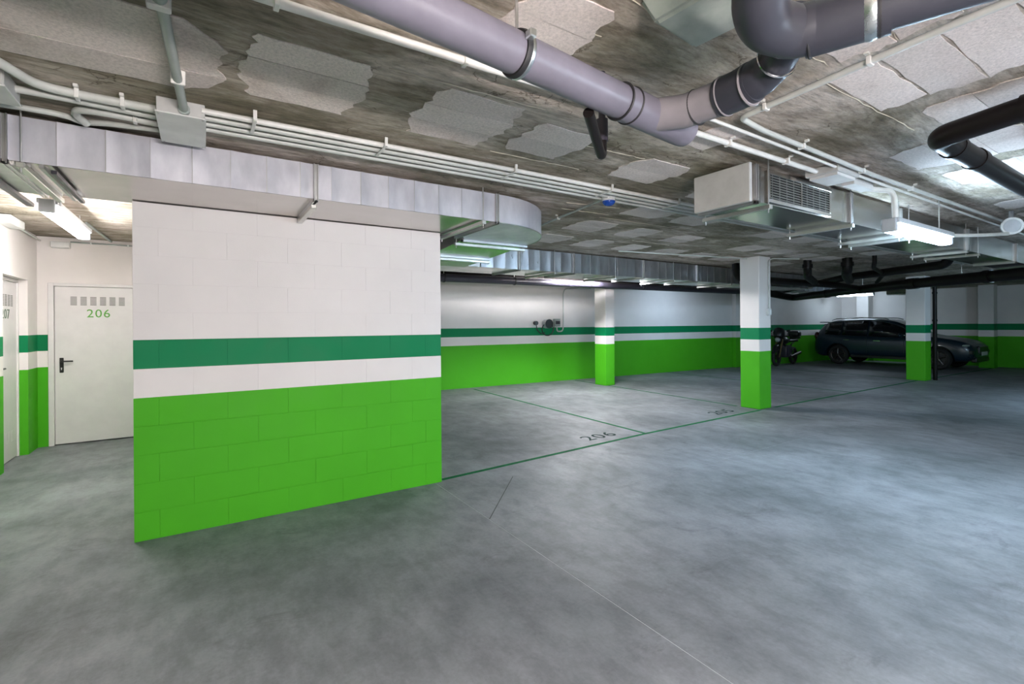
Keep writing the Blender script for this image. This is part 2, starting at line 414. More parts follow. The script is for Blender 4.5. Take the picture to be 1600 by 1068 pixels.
# left wall with recessed door 207
DY0, DY1 = 7.03, 7.87
wall('wall_left', (-1.90, -1.74, 4.2, DY0, 0, CEIL), (-1.90, -1.74, DY1, 8.25, 0, CEIL), (-1.90, -1.74, DY0, DY1, 2.06, CEIL))
wall('wall_left_return', (-4.2, -1.90, 4.2, 4.35, 0, CEIL)); wall('wall_left_aisle', (-4.35, -4.2, -6.2, 4.35, 0, CEIL))
wb = root('wall_back', kind='structure')
yb = lambda x: 10.16-.050*(x-4.66)
B(wb).prism([(1.78, yb(1.78)), (15.0, yb(15.0)), (15.0, 10.9), (1.78, 10.9)], 0, CEIL).end('wall_face', 'paint')
B(wb).prism([(15.03, yb(15.03)-.12), (22, yb(22)-.12), (22, 10.9), (15.03, 10.9)], 0, CEIL).end('wall_face', 'paint')
wall('wall_right', (21.75, 22, -6.2, 10.9, 0, CEIL)); wall('wall_front', (-4.35, 22, -6.35, -6.2, 0, CEIL))

# ================================================================ DOORS
def vents(parent, horiz, x0, z0, n, pitch, wd, rows, plane, mat='slot'):
    """groups of punched louvre slots; horiz: function (u, depth) -> (x, y)"""
    for i in range(n):
        b = B(parent)
        for r_ in range(rows):
            u0 = x0+i*pitch; z = z0-r_*.0165
            (xa, ya), (xb, yb_) = horiz(u0, 0), horiz(u0+wd, .003)
            b.box(min(xa, xb), max(xa, xb), min(ya, yb_), max(ya, yb_), z-.0045, z+.0045)
        b.end('vent_slots', mat)
d1 = root('door_1', loc=(0, 0, 0), kind='structure')
B(d1).box(-1.64, -1.585, 8.235, 8.30, 0, 2.06, .004).end('door_frame', 'doorwhite')
B(d1).box(-.765, -.71, 8.235, 8.30, 0, 2.06, .004).end('door_frame', 'doorwhite')
B(d1).box(-1.585, -.765, 8.235, 8.30, 2.02, 2.06, .004).end('door_frame', 'doorwhite')
B(d1).box(-1.582, -.768, 8.262, 8.30, .012, 2.018, .003).end('door_leaf', 'doorwhite')
f1 = lambda u, d: (u, 8.2625-d)
vents(d1, f1, -1.43, 1.885, 6, .097, .062, 7, 0); vents(d1, f1, -1.43, .26, 6, .097, .062, 7, 0, 'doorwhite')
text_mesh('206', .15, 'numgreen', d1, frame((-1.275, 8.260, 1.625), (1, 0, 0), (0, 0, 1)), 'number', .0015, 'green 206 stencilled on the door', sx=1.0)
h = B(d1).box(-1.537, -1.497, 8.250, 8.262, .92, 1.11, .005).end('handle_plate', 'black')
B(d1).tube([(-1.517, 8.255, 1.065), (-1.517, 8.205, 1.065), (-1.40, 8.205, 1.065)], .010, 8, .015).end('door_handle', 'black', True)
B(d1).box(-1.521, -1.513, 8.246, 8.2505, .955, .975).cyl((-1.517, 8.2505, .978), (-1.517, 8.246, .978), .007, 10).end('keyhole', 'doorwhite')
d2 = root('door_2', loc=(0, 0, 0), kind='structure')
X2 = -1.83
B(d2).box(X2-.05, X2, DY0, DY1, .012, 2.02, .003).end('door_leaf', 'doorwhite')
B(d2).box(X2-.06, X2+.015, DY1-.03, DY1, 0, 2.055, .003).end('door_frame', 'doorwhite')
B(d2).box(X2-.06, X2+.015, DY0, DY0+.03, 0, 2.055, .003).end('door_frame', 'doorwhite')
B(d2).box(X2-.06, X2+.015, DY0+.03, DY1-.03, 2.02, 2.055, .003).end('door_frame', 'doorwhite')
f2 = lambda u, d: (X2+d, u)
vents(d2, f2, DY0+.14, 1.86, 6, .095, .062, 8, 0); vents(d2, f2, DY0+.14, .33, 6, .095, .062, 8, 0, 'doorwhite')
text_mesh('207', .15, 'numgrey', d2, frame((X2+.002, DY0+.30, 1.60), (0, 1, 0), (0, 0, 1)), 'number', .0015, 'grey-green 207 stencilled on the door', sx=1.12)
B(d2).box(X2, X2+.010, DY0+.055, DY0+.095, .92, 1.11, .004).end('handle_plate', 'black')
B(d2).tube([(X2, DY0+.075, 1.06), (X2+.055, DY0+.075, 1.06), (X2+.055, DY0+.20, 1.06)], .010, 8, .015).end('door_handle', 'black', True)

# ================================================================ PILLARS
def pillar(x0, x1, y0, y1, label):
    t = root('pillar', label, 'pillar', ((x0+x1)/2, (y0+y1)/2, 0))
    B(t).box(x0, x1, y0, y1, 0, CEIL+.006, .012, 2).end('shaft', 'paint')
    return t
pA = pillar(8.05, 8.41, 4.665, 5.02, 'striped pillar with a conduit and switch, nearest to the camera')
pB = pillar(15.25, 15.63, 4.56, 4.96, 'striped pillar standing in front of the parked car, black downpipe on its right side')
pC = pillar(20.95, 21.33, 4.55, 4.92, 'striped pillar at the nose of the car')
pD = pillar(21.35, 21.75, 8.10, 8.50, 'white pillar top lit by lamp behind the car roof')
pE = pillar(8.14, 8.44, 8.52, 8.90, 'striped pillar near the back wall beside the charging point')

# ================================================================ CONDUITS
def conduit(label, pts, r, mat='conduit', clips=(), fil=.05, group=None, name='conduit', cat='conduit'):
    t = root(name, label, cat, pts[0], group=group)
    B(t).tube(pts, r, 10, fil).end('tube', mat, True)
    for (x, y, ax) in clips:
        b = B(t); e = r+.006
        if ax == 'x': b.box(x-.009, x+.009, y-e, y+e, pts[0][2]-r-.004, pts[0][2]+r, .002).box(x-.009, x+.009, y-e-.022, y-e+.002, CEIL-.008, CEIL+.006, .001)
        else: b.box(x-e, x+e, y-.009, y+.009, pts[0][2]-r-.004, pts[0][2]+r, .002).box(x-e-.022, x-e+.002, y-.009, y+.009, CEIL-.008, CEIL+.006, .001)
        b.end('clip', 'conduit_w')
    return t
zc = CEIL-.026
# long single conduit running behind the drain pipe
conduit('long single off-white conduit crossing the ceiling behind the big drain pipe', [(-3.0, 1.85, zc), (.2, 1.83, zc), (2.4, 1.79, zc), (3.83, 1.78, zc)], .017, 'conduit_w',
        [(x, 1.83-.018*max(0, x-.2), 'x') for x in (-.6, .22, .94, 1.75, 2.75, 3.4)], fil=0)
# four parallel conduits
ys4 = [2.94, 3.03, 3.115, 3.20]
lab4 = ['topmost of the four parallel conduits right of the large grey box', 'second of the four parallel conduits right of the large grey box',
        'third of the four parallel conduits right of the large grey box', 'lowest of the four parallel conduits, next to the sheet metal duct']
for i, y in enumerate(ys4):
    conduit(lab4[i], [(.0, y+.02, zc), (2.0, y-.02, zc), (3.9, y-.03, zc), (12.5, y-.06, zc)], .016, 'conduit' if i else 'conduit_w', fil=0, group='conduits right of the grey box')
for x in (.24, .95, 1.9, 2.85, 3.7):
    t = root('saddle_clip', 'pale saddle clip holding the four parallel conduits at %s' % {.24: 'the grey box end', .95: 'the middle of the metal duct', 1.9: 'the curved duct end', 2.85: 'the blue domed beacon', 3.7: 'the grille duct'}[x], 'pipe clip', (x, 2.9, CEIL), group='clips on the four conduits')
    B(t).box(x-.009, x+.009, 2.895, 3.09, CEIL-.049, CEIL-.045).box(x-.009, x+.009, 2.885, 2.897, CEIL-.047, CEIL+.006).end('strap', 'conduit_w')
# left of the grey box
conduit('upper conduit left of the grey box, curving up to the frame edge', [(-.80, 2.70, zc), (-.715, 2.86, zc), (-.64, 3.035, zc), (-.50, 3.06, zc), (-.19, 3.065, zc)], .021, 'conduit', [(-.50, 3.06, 'x'), (-.33, 3.062, 'x')], fil=.08)
conduit('second conduit left of the grey box, running behind the small box', [(-1.5, 3.15, zc), (-.58, 3.14, zc), (-.19, 3.17, zc)], .017, 'conduit', fil=.05)
conduit('hooked conduit whose end turns down toward the metal duct', [(-.19, 3.27, zc), (-.43, 3.25, zc), (-.535, 3.27, zc), (-.56, 3.36, zc), (-.52, 3.42, zc-.02)], .019, 'conduit', [(-.30, 3.262, 'x')], fil=.06)
conduit('wavy conduit lying against the top of the metal duct', [(-1.6, 3.42, zc), (-.70, 3.39, zc), (-.60, 3.40, zc), (-.545, 3.47, zc), (-.45, 3.42, zc), (-.18, 3.37, zc)], .015, 'conduit', fil=.06)
conduit('thick grey-green conduit dropping from the top of the frame into the grey box', [(-.16, 1.0, CEIL-.035), (-.115, 2.0, CEIL-.035), (-.075, 2.93, CEIL-.045)], .019, 'conduit_g', fil=0)
t = root('conduit_coupling', 'pale coupling and sleeve on the thick grey-green conduit near the top edge', 'pipe coupling', (-.13, 2.02, CEIL-.035))
B(t).cyl((-.127, 1.70, CEIL-.035), (-.118, 2.00, CEIL-.035), .024, 14).end('sleeve', 'conduit_g', True)
B(t).box(-.155, -.085, 2.0, 2.035, CEIL-.065, CEIL+.004, .004).end('collar', 'conduit_w')
t = root('saddle_clip', 'pale clip on the thick grey-green conduit just above the grey box', 'pipe clip', (-.085, 2.6, CEIL))
B(t).box(-.115, -.06, 2.60, 2.615, CEIL-.062, CEIL+.006, .003).end('strap', 'conduit_w')
# grey box
t = root('junction_box', 'large grey-white metal box where the left conduits meet', 'junction box', (-.09, 3.15, CEIL))
B(t).box(-.19, .015, 2.95, 3.40, CEIL-.07, CEIL+.004, .004).end('box_body', 'boxgrey')
B(t).box(-.195, .02, 2.94, 3.41, CEIL-.078, CEIL-.070, .002).end('lid', 'boxwhite')
B(t).cyl((-.075, 2.951, CEIL-.045), (-.075, 2.93, CEIL-.045), .027, 14).end('gland', 'conduit_g', True)
for sx, sy in ((-.18, 2.96), (.005, 2.96), (-.18, 3.395), (.005, 3.395)): B(t).cyl((sx, sy, CEIL-.078), (sx, sy, CEIL-.081), .005, 8).end('screw', 'galv2')
t = root('junction_box', 'small grey box cut by the left edge above the metal duct', 'junction box', (-.78, 3.08, CEIL))
B(t).box(-.90, -.73, 2.98, 3.21, CEIL-.075, CEIL+.004, .006).end('box_body', 'boxgrey')
B(t).box(-.905, -.725, 2.975, 3.215, CEIL-.083, CEIL-.075, .002).end('lid', 'boxwhite')
# right pair of conduits
conduit('conduit crossing the bare blocks and turning beside the wye', [(2.30, -2.5, zc), (2.38, .6, zc), (2.47, 1.53, zc), (2.75, 1.56, zc), (4.3, 1.59, zc), (9.5, 1.54, zc)], .015, 'conduit',
        [(2.405, .9, 'y'), (2.36, .35, 'y'), (2.455, 1.38, 'y'), (3.2, 1.57, 'x'), (4.1, 1.59, 'x'), (5.0, 1.585, 'x')], fil=.05)
conduit('thin conduit running just below the bent conduit to the lamp boxes', [(1.95, 1.62, zc), (2.3, 1.625, zc), (4.4, 1.66, zc), (9.5, 1.66, zc)], .010, 'conduit_w', fil=0)
conduit('thin dark conduit running back from the blue domed beacon', [(3.03, 3.18, zc), (3.28, 4.75, zc)], .010, 'conduit_g', [(3.16, 4.0, 'y')], fil=0)
conduit('thin conduit on the ceiling in front of the nearest pillar', [(5.4, 5.36, zc), (8.0, 4.86, zc)], .010, 'conduit', fil=0)
# lamp boxes
t = root('junction_box', 'square grey box at the end of the long conduit, above the grille duct', 'junction box', (3.98, 1.70, CEIL))
B(t).box(3.83, 4.17, 1.63, 1.86, CEIL-.055, CEIL+.004, .006).end('box_body', 'boxgrey')
B(t).prism([(3.86, 1.65), (4.14, 1.65), (4.14, 1.84), (3.86, 1.84)], CEIL-.075, CEIL-.055).end('lid', 'boxwhite')
t = root('junction_box', 'small white flat box between the square grey box and the aisle lamp', 'junction box', (4.42, 1.76, CEIL))
B(t).box(4.28, 4.62, 1.71, 1.80, CEIL-.065, CEIL-.03, .004).end('box_body', 'boxwhite')
B(t).box(4.28, 4.62, 1.71, 1.80, CEIL-.03, CEIL+.004, .002).end('backplate', 'boxgrey')

# ================================================================ LUMINAIRES
def lamp(key, label, hang=True):
    x, y, z, ax, L, st, col = LAMPS[key]
    t = root('tube_lamp', label, 'lamp', (x, y, z), group='ceiling tube lamps')
    h = L/2
    def bx(b, u0, u1, v0, v1, z0, z1, bev=0, seg=1):
        if ax == 'x': return b.box(x+u0, x+u1, y+v0, y+v1, z+z0, z+z1, bev, seg)
        return b.box(x+v0, x+v1, y+u0, y+u1, z+z0, z+z1, bev, seg)
    hw = .02 if key[:4] in ('near', 'farr') else .066
    bx(B(t), -h, h, -hw, hw, .0, .045, .010 if hw > .03 else .004, 2).end('housing', 'housing')
    if key[:4] in ('near', 'farr'):      # unseen lamps: round tube clear of a slim spine, shaped to light the ceiling
        p, q = ((x-h+.012, y, z-.045), (x+h-.012, y, z-.045)) if ax == 'x' else ((x, y-h+.012, z-.045), (x, y+h-.012, z-.045))
        B(t).cyl(p, q, .042, 20).end('diffuser', emis('diffuser_'+key, col, st), True)
    else: bx(B(t), -h+.012, h-.012, -.046, .046, -.070, .0, .014, 2).end('diffuser', emis('diffuser_'+key, col, st), True)
    for s in (-1, 1): bx(B(t), s*h-.02, s*h+.02, -.050, .050, -.068, .04, .008, 2).end('end_cap', 'housing')
    for u in (-h*.6, h*.6):
        for v in ((-.056, .056) if hw > .03 else ()): bx(B(t), u-.012, u+.012, v-.003, v+.003, -.012, .02).end('clip', 'zinc')
    if hang:
        for u in (-h*.7, h*.7):
            p = (x+u, y) if ax == 'x' else (x, y+u)
            B(t).cyl((*p, z+.04), (*p, CEIL+.006), .006, 8).end('hanger', 'galv2')
    return t
lamp('bay', 'lit tube lamp over the back bays in front of the charging point')
la = lamp('aisle', 'brightest lit tube lamp, hanging below the grille duct', hang=False)
B(la).tube([(4.60, 1.76, CEIL-.045), (4.83, 1.67, CEIL-.05), (4.85, 1.65, CEIL-.10), (4.85, 1.64, 2.34)], .022, 12, .05).end('stem', 'conduit_w', True)
B(la).cyl((5.85, 1.64, 2.34), (5.85, 1.64, CEIL+.006), .005, 8).end('hanger', 'galv2')
lamp('corridor', 'lit tube lamp on the corridor ceiling in front of door 206')
lamp('bay2', 'tube lamp over the back bays hidden behind the dark pipes')
lamp('car', 'small lit tube lamp far back above the car roof')
lamp('near1', 'tube lamp behind the camera near the block partition', )
lamp('near2', 'unseen tube lamp added behind the camera to light the aisle side')
lamp('farright', 'tube lamp outside the frame on the right')
# round box on the right with its conduit
t = root('round_junction_box', 'round grey box at the right edge with a pale conduit from the aisle lamp', 'junction box', (6.75, 1.32, 2.45))
dv = Vector((-.88, -.45, -.05)).normalized(); cc = Vector((7.05, 1.39, 2.48))
B(t).cyl(cc, cc-dv*.06, .078, 24).end('box_body', 'housing', True)
B(t).torus(cc, dv, .078, .013, 24, 8).end('rim', 'white', True)
B(t).tube([(6.02, 1.63, 2.32), (6.6, 1.50, 2.36), (7.03, 1.42, 2.40)], .018, 10, .08).end('arm', 'conduit_w', True)
B(t).cyl((7.10, 1.41, 2.48), (7.12, 1.41, CEIL+.006), .02, 10).end('hanger', 'housing')

# ================================================================ DUCTS
def flange_x(t, x, y0, y1, z0, z1, full=True):
    """angle-iron joint around a duct that runs along x"""
    b = B(t); e = .022
    for s in (-.012, .012):
        b.box(x+s-.004, x+s+.004, y0-e, y0+.002, z0-e, z1, .001).box(x+s-.004, x+s+.004, y0-e, y1+e, z0-e, z0+.002, .001)
    b.box(x-.014, x+.014, y0-.010, y0, z0-.008, z1)
    b.end('flange', 'galv2')
def flange_y(t, y, x0, x1, z0, z1):
    b = B(t); e = .022
    for s in (-.012, .012):
        b.box(x0-e, x0+.002, y+s-.004, y+s+.004, z0-e, z1, .001).box(x0-e, x1+e, y+s-.004, y+s+.004, z0-e, z0+.002, .001)
    b.end('flange', 'galv2')
def strut_y(t, x, y0, y1, z, rods=True, top=CEIL):
    """hanger channel across the duct (along y) with threaded rods"""
    B(t).box(x-.018, x+.018, y0, y1, z-.030, z, .003).end('hanger_channel', 'strut')
    if rods:
        for y in (y0+.02, y1-.02): B(t).cyl((x, y, z-.055), (x, y, top+.006), .0045, 8).end('threaded_rod', 'galv2')
def strut_x(t, y, x0, x1, z, rods=True):
    B(t).box(x0, x1, y-.018, y+.018, z-.030, z, .003).end('hanger_channel', 'strut')
    if rods:
        for x in (x0+.02, x1-.02): B(t).cyl((x, y, z-.055), (x, y, CEIL+.006), .0045, 8).end('threaded_rod', 'galv2')
# main duct
Y0, Y1, Z0, Z1 = 3.55, 4.33, 2.378, 2.618
t = root('air_duct', 'large galvanised duct running above the block partition and ending in a rounded bend', 'air duct', (0, 3.95, Z0))
B(t).box(-4.15, 2.15, Y0+.006, Y1, Z0, Z1).end('duct_body', 'galvp')
xpan = -4.15
edges = []
while xpan < 2.13: edges.append(xpan); xpan += .205
edges.append(2.13)
for i, (a, b_) in enumerate(zip(edges, edges[1:])):
    bl = random.uniform(-.0016, .0016)
    bb = B(t)
    # shallow cross-broken sheet: raised seam at one edge, dished middle
    n = 6; lo = []; hi = []
    for q in range(n+1):
        u = q/n; x = a+(b_-a)*u
        y = Y0 - .0035*abs(2*u-1)**3 + bl*(u-.5)*2 + (-.003 if q == 0 else 0)
        lo.append(bb.bm.verts.new(Vector((x, y, Z0))-bb.off)); hi.append(bb.bm.verts.new(Vector((x, y, Z1))-bb.off))
    for q in range(n): bb.bm.faces.new((lo[q], lo[q+1], hi[q+1], hi[q]))
    bb.end('duct_panel', 'galv', True)
for x in edges[1:-1]: B(t).box(x-.0022, x+.0022, Y0-.0062, Y0, Z0, Z1).end('lap_seam', 'galv2')
for x in (-.87, .665, 2.13): flange_x(t, x, Y0, Y1, Z0, Z1)
strut_y(t, -.80, 3.50, 4.37, Z0-.012); strut_y(t, .665, 3.62, 4.21, Z0-.022, False); strut_y(t, 1.98, 3.50, 4.37, Z0-.012)
B(t).box(-.74, -.72, 3.56, 4.37, Z0-.02, Z0).end('stiffener', 'galv2')
# rounded bend: centre (2.15, 4.45), radii .12 / .90
cx, cy, r0, r1 = 2.15, 4.45, .12, .90
outl = [(cx+r1*math.sin(a), cy-r1*math.cos(a)) for a in [PI/2*i/16 for i in range(17)]]
inn = [(cx+r0*math.sin(a), cy-r0*math.cos(a)) for a in [PI/2*i/8 for i in range(8, -1, -1)]]
B(t).prism(outl+inn, Z0, Z1).end('duct_bend', 'galv', True)
B(t).tube([(x, y, Z0) for x, y in outl], .005, 6).end('bend_seam', 'galv2', True)
# falling leg away from the camera
b = B(t); vv = []
for (y, za) in ((4.45, Z0), (5.95, 2.29)):
    vv.append([b.bm.verts.new(Vector(p)-b.off) for p in ((2.27, y, za), (3.05, y, za), (3.05, y, 2.62), (2.27, y, 2.62))])
for i in range(4): b.bm.faces.new((vv[0][i], vv[0][(i+1) % 4], vv[1][(i+1) % 4], vv[1][i]))
b.bm.faces.new(vv[0]); b.bm.faces.new(vv[1][::-1]); b.end('duct_leg', 'galvp')
flange_y(t, 4.47, 2.27, 3.05, Z0, Z1); strut_x(t, 4.56, 2.22, 3.10, Z0-.02); flange_y(t, 5.30, 2.27, 3.05, 2.33, Z1); strut_x(t, 5.36, 2.22, 3.10, 2.31)
B(t).box(-1.9, -.78, 3.60, 4.30, Z0-.012, Z0).end('stiffener', 'galv2')
# far duct
t = root('air_duct', 'long low galvanised duct crossing the bays toward the nearest pillar', 'air duct', (3, 5.95, 2.3))
FY0, FY1, FZ0, FZ1 = 5.95, 6.70, 2.31, 2.622
B(t).box(2.27, 12.6, FY0+.006, FY1, FZ0, FZ1).end('duct_body', 'galvp')
xp = 3.3; i = 0
while xp < 12.3:
    x1 = xp+.206; bb = B(t); bl = random.uniform(-.002, .002)
    n = 4; lo = []; hi = []
    for q in range(n+1):
        u = q/n; x = xp+(x1-xp)*u; y = FY0-.004*abs(2*u-1)**3+bl*(u-.5)*2-(.003 if q == 0 else 0)
        lo.append(bb.bm.verts.new(Vector((x, y, FZ0))-bb.off)); hi.append(bb.bm.verts.new(Vector((x, y, FZ1))-bb.off))
    for q in range(n): bb.bm.faces.new((lo[q], lo[q+1], hi[q+1], hi[q]))
    bb.end('duct_panel', 'galv_far', True); B(t).box(x1-.004, x1+.004, FY0-.006, FY0, FZ0, FZ1).end('lap_seam', 'galv2'); xp = x1
for x in (3.95, 5.0, 6.6, 8.1, 9.9): flange_x(t, x, FY0, FY1, FZ0, FZ1)
for x in (4.6, 5.9, 7.4, 9.2): strut_y(t, x, FY0-.04, FY1+.04, FZ0-.01)
# grille duct
t = root('air_duct', 'boxy galvanised duct with a louvred grille hanging above the aisle', 'air duct', (3.2, 1.9, 2.35))
GY0, GY1, GZ0, GZ1 = 1.905, 2.33, 2.345, 2.60
B(t).box(3.19, 12.6, GY0, GY1, GZ0, GZ1).end('duct_body', 'galvp')
B(t).box(3.165, 3.195, GY0-.01, GY1+.012, GZ0-.01, GZ1+.005, .004).end('end_plate', 'boxgrey')
for x in (3.24, 4.67, 5.72, 7.7, 9.8): flange_x(t, x, GY0, GY1, GZ0, GZ1)
for x in (3.36, 4.62, 5.62, 5.86, 7.55, 8.0): strut_y(t, x, GY0-.05, GY1+.07, GZ0-.018)
b = B(t); gx0, gx1, gz0, gz1 = 3.385, 4.315, 2.355, 2.583
b.box(gx0, gx1, GY0-.016, GY0, gz0, gz0+.028, .002).box(gx0, gx1, GY0-.016, GY0, gz1-.028, gz1, .002)
b.box(gx0, gx0+.03, GY0-.016, GY0, gz0+.028, gz1-.028, .002).box(gx1-.03, gx1, GY0-.016, GY0, gz0+.028, gz1-.028, .002)
b.box(3.84, 3.855, GY0-.016, GY0, gz0+.028, gz1-.028, .001)
b.end('grille_frame', 'galvp')
B(t).box(gx0+.03, gx1-.03, GY0-.0035, GY0-.001, gz0+.028, gz1-.028).end('grille_backing', 'black')
for i in range(9):
    z = gz0+.040+i*.0186
    bb = B(t); 
    vs = [bb.bm.verts.new(Vector(p)-bb.off) for p in ((gx0+.03, GY0-.013, z-.006), (gx1-.03, GY0-.013, z-.006), (gx1-.03, GY0-.013, z-.003), (gx0+.03, GY0-.013, z-.003),
        (gx0+.03, GY0-.005, z+.003), (gx1-.03, GY0-.005, z+.003), (gx1-.03, GY0-.005, z+.006), (gx0+.03, GY0-.005, z+.006))]
    for f in ((0, 1, 2, 3), (4, 5, 6, 7), (0, 1, 5, 4), (2, 3, 7, 6), (1, 2, 6, 5), (0, 3, 7, 4)): bb.bm.faces.new([vs[j] for j in f])
    bb.end('louvre', 'strut')
for i in range(9):
    x = gx0+.07+i*.098
    B(t).box(x-.002, x+.002, GY0-.008, GY0-.003, gz0+.028, gz1-.028).end('grille_bar', 'galv2')
# ducts deep in the dark part
t = root('air_duct', 'short dark duct stub far behind the second pillar, right of its top', 'air duct', (15.9, 5.3, 2.3))
B(t).box(15.9, 16.9, 5.0, 5.6, 2.25, 2.62, .004).end('duct_body', 'galvp'); flange_x(t, 16.0, 5.0, 5.6, 2.25, 2.62)
t = root('air_duct', 'far galvanised duct lit by the lamp above the car', 'air duct', (17, 8, 2.4))
B(t).box(14.8, 17.6, 7.2, 7.9, 2.42, 2.62, .004).end('duct_body', 'galv')
for i in range(6): flange_x(t, 15.0+i*.45, 7.2, 7.9, 2.42, 2.62)

# ================================================================ DRAIN PIPES
R = .063; ZP = 2.35
t = root('drain_pipe', 'large violet-grey drain pipe with wye crossing the top of the frame', 'pipe', (.4, 1.22, ZP))
d = Vector((1.245, .150, 0)).normalized(); P0 = Vector((.43, 1.215, ZP))
ptx = lambda s: P0+d*s
B(t).cyl(ptx(-2.2), ptx(.98), R, 40).end('straight_pipe', 'soil', True)
B(t).cyl(ptx(.93), ptx(1.36), R+.004, 40, R+.006).end('wye_body', 'soil', True)
b = B(t); b.tube([ptx(1.15), ptx(1.38)], R+.004, 40, closed_ends=True); b.end('wye_outlet', 'soil', True)
br = Vector((1.655, 1.10, ZP))
B(t).tube([ptx(1.13), (1.635, 1.25, ZP), br], [R+.002]*3, 40).end('branch', 'soil_j', True)
B(t).tube([br, (1.655, 1.03, ZP), (1.65, .97, ZP+.005)], R+.008, 40).end('reducer', 'soil_d', True)
B(t).tube([(1.65, .985, ZP+.004), (1.635, .90, ZP+.01), (1.57, .82, ZP+.03), (1.50, .74, ZP+.06)], [R+.004, R+.003, R, R-.004]+[R-.004]*20, 40, .05).end('elbow', 'soil_d', True)
for s_, rr in ((.925, .006), (.985, .006)): B(t).torus(ptx(s_), d, R+.004, .005, 40, 6).end('seal_ring', 'rubber', True)
B(t).torus((1.647, 1.20, ZP), (.05, -1, 0), R+.003, .004, 40, 6).end('seal_ring', 'rubber', True)
B(t).torus((1.656, 1.085, ZP), (0, -1, 0), R+.008, .004, 40, 6).end('seal_ring', 'soil_j', True)
B(t).torus((1.652, .985, ZP), (-.05, -1, 0), R+.008, .005, 40, 6).end('seal_ring', 'soil_j', True)
B(t).torus((1.60, .86, ZP+.02), (-.5, -.8, .1), R+.002, .004, 40, 6).end('seal_ring', 'chrome', True)
for s_ in (.41, -.9):
    B(t).torus(ptx(s_), d, R+.004, .007, 40, 6, 2).end('clamp', 'rubber', True)
    B(t).torus(ptx(s_+.012), d, R+.007, .004, 40, 6, 2).end('clamp', 'zinc', True)
    c = ptx(s_); B(t).cyl(c+Vector((0, 0, R)), (c.x, c.y, CEIL+.006), .005, 8).end('threaded_rod', 'galv2')
    B(t).box(c.x-.012, c.x+.012, c.y-R-.03, c.y-R+.0, c.z+.01, c.z+.035, .003).end('clamp_bolt', 'zinc')
# dark upper drain pipe
t = root('drain_pipe', 'dark grey drain pipe with a broad elbow at the top right', 'pipe', (1.5, .7, ZP))
u = Vector((1.30, .62, 2.60))
B(t).tube([(1.20, .60, CEIL+.01), (1.22, .64, 2.50), (1.27, .735, 2.385), (1.37, .775, 2.36), (1.475, .745, 2.355), (1.50, .70, 2.355)], R+.008, 40, .08).end('elbow', 'soil_d', True)
dd = Vector((.104, -.275, 0)).normalized(); q0 = Vector((1.50, .725, 2.355))
B(t).cyl(q0, q0+dd*.20, R+.010, 40).end('socket', 'soil_d', True)
B(t).cyl(q0+dd*.10, q0+dd*2.6, R, 40).end('straight_pipe', 'soil_d', True)
B(t).torus(q0+dd*.01, dd, R+.010, .005, 40, 6).end('seal_ring', 'rubber', True)
B(t).torus(q0+dd*.155, dd, R+.006, .008, 40, 6, 2).end('clamp', 'zinc', True)
B(t).torus(q0+dd*.175, dd, R+.004, .007, 40, 6, 2).end('clamp', 'rubber', True)
c = q0+dd*.155; B(t).cyl(c+Vector((0, 0, R)), (c.x, c.y, CEIL+.006), .006, 8).end('threaded_rod', 'galv2')
# small black branch below the violet pipe
t = root('waste_pipe', 'small black waste pipe hooked under the violet drain pipe', 'pipe', (1.5, 1.55, 2.27))
B(t).tube([(1.22, 1.36, 2.29), (1.50, 1.59, 2.25), (1.535, 1.62, 2.27), (1.54, 1.625, 2.41)], .021, 14, .03).end('hook_pipe', 'blackpipe', True)
B(t).tube([(1.54, 1.625, 2.33), (1.54, 1.625, 2.43)], .027, 14).end('socket', 'darkpipe', True)
B(t).tube([(1.54, 1.625, 2.43), (1.54, 1.625, CEIL+.006)], .016, 12).end('riser', 'darkpipe', True)
# black pipe on the right
t = root('waste_pipe', 'black L-shaped waste pipe entering from the right edge', 'pipe', (3.35, .93, 2.5))
B(t).tube([(3.22, -2.2, 2.52), (3.33, .60, 2.52), (3.38, .95, 2.50), (3.75, .955, 2.50), (9.2, .95, 2.48)], .060, 20, .07).end('bent_pipe', 'blackpipe', True)
for p, q in (((3.333, .62, 2.52), (3.328, .54, 2.52)), ((4.0, .955, 2.50), (4.09, .955, 2.50)), ((3.62, .955, 2.50), (3.68, .955, 2.50))): B(t).cyl(p, q, .067, 20).end('socket', 'blackpipe', True)
B(t).cyl((3.9, .955, 2.55), (3.9, .955, CEIL+.006), .004, 8).end('threaded_rod', 'galv2')
# pipes along the back
t = root('drain_pipe', 'dark plum pipe running along the bays in front of the back wall', 'pipe', (7, 7.6, 2.33))
B(t).tube([(1.95, 7.95, 2.33), (5, 7.80, 2.33), (12.8, 7.35, 2.31)], .070, 20).end('straight_pipe', 'darkpipe', True)
for x in (3.6, 5.05, 6.9, 8.4): 
    y = 7.80-(x-5)*.0577 if x > 5 else 7.80+(5-x)*.049
    B(t).cyl((x, y, 2.33), (x+.03, y-.001, 2.33), .079, 20).end('clamp', 'rubber', True); B(t).cyl((x+.015, y, 2.40), (x+.015, y, CEIL+.006), .006, 8).end('threaded_rod', 'galv2')
t = root('drain_pipe', 'second dark pipe just behind and above the plum pipe', 'pipe', (7, 7.9, 2.4))
B(t).tube([(1.95, 8.3, 2.44), (13.0, 7.75, 2.42)], .062, 16).end('straight_pipe', 'blackpipe', True)
t = root('drain_pipe', 'thick dark collector with branches and drop pipes slanting across the dark right ceiling', 'pipe', (11.8, 4.04, 2.235))
B(t).tube([(12.9, 7.30, 2.31), (15.0, 7.66, 2.235), (11.86, 4.04, 2.235), (10.6, 1.75, 2.235), (9.2, -1.3, 2.235)], .095, 20, .4).end('collector', 'blackpipe', True)
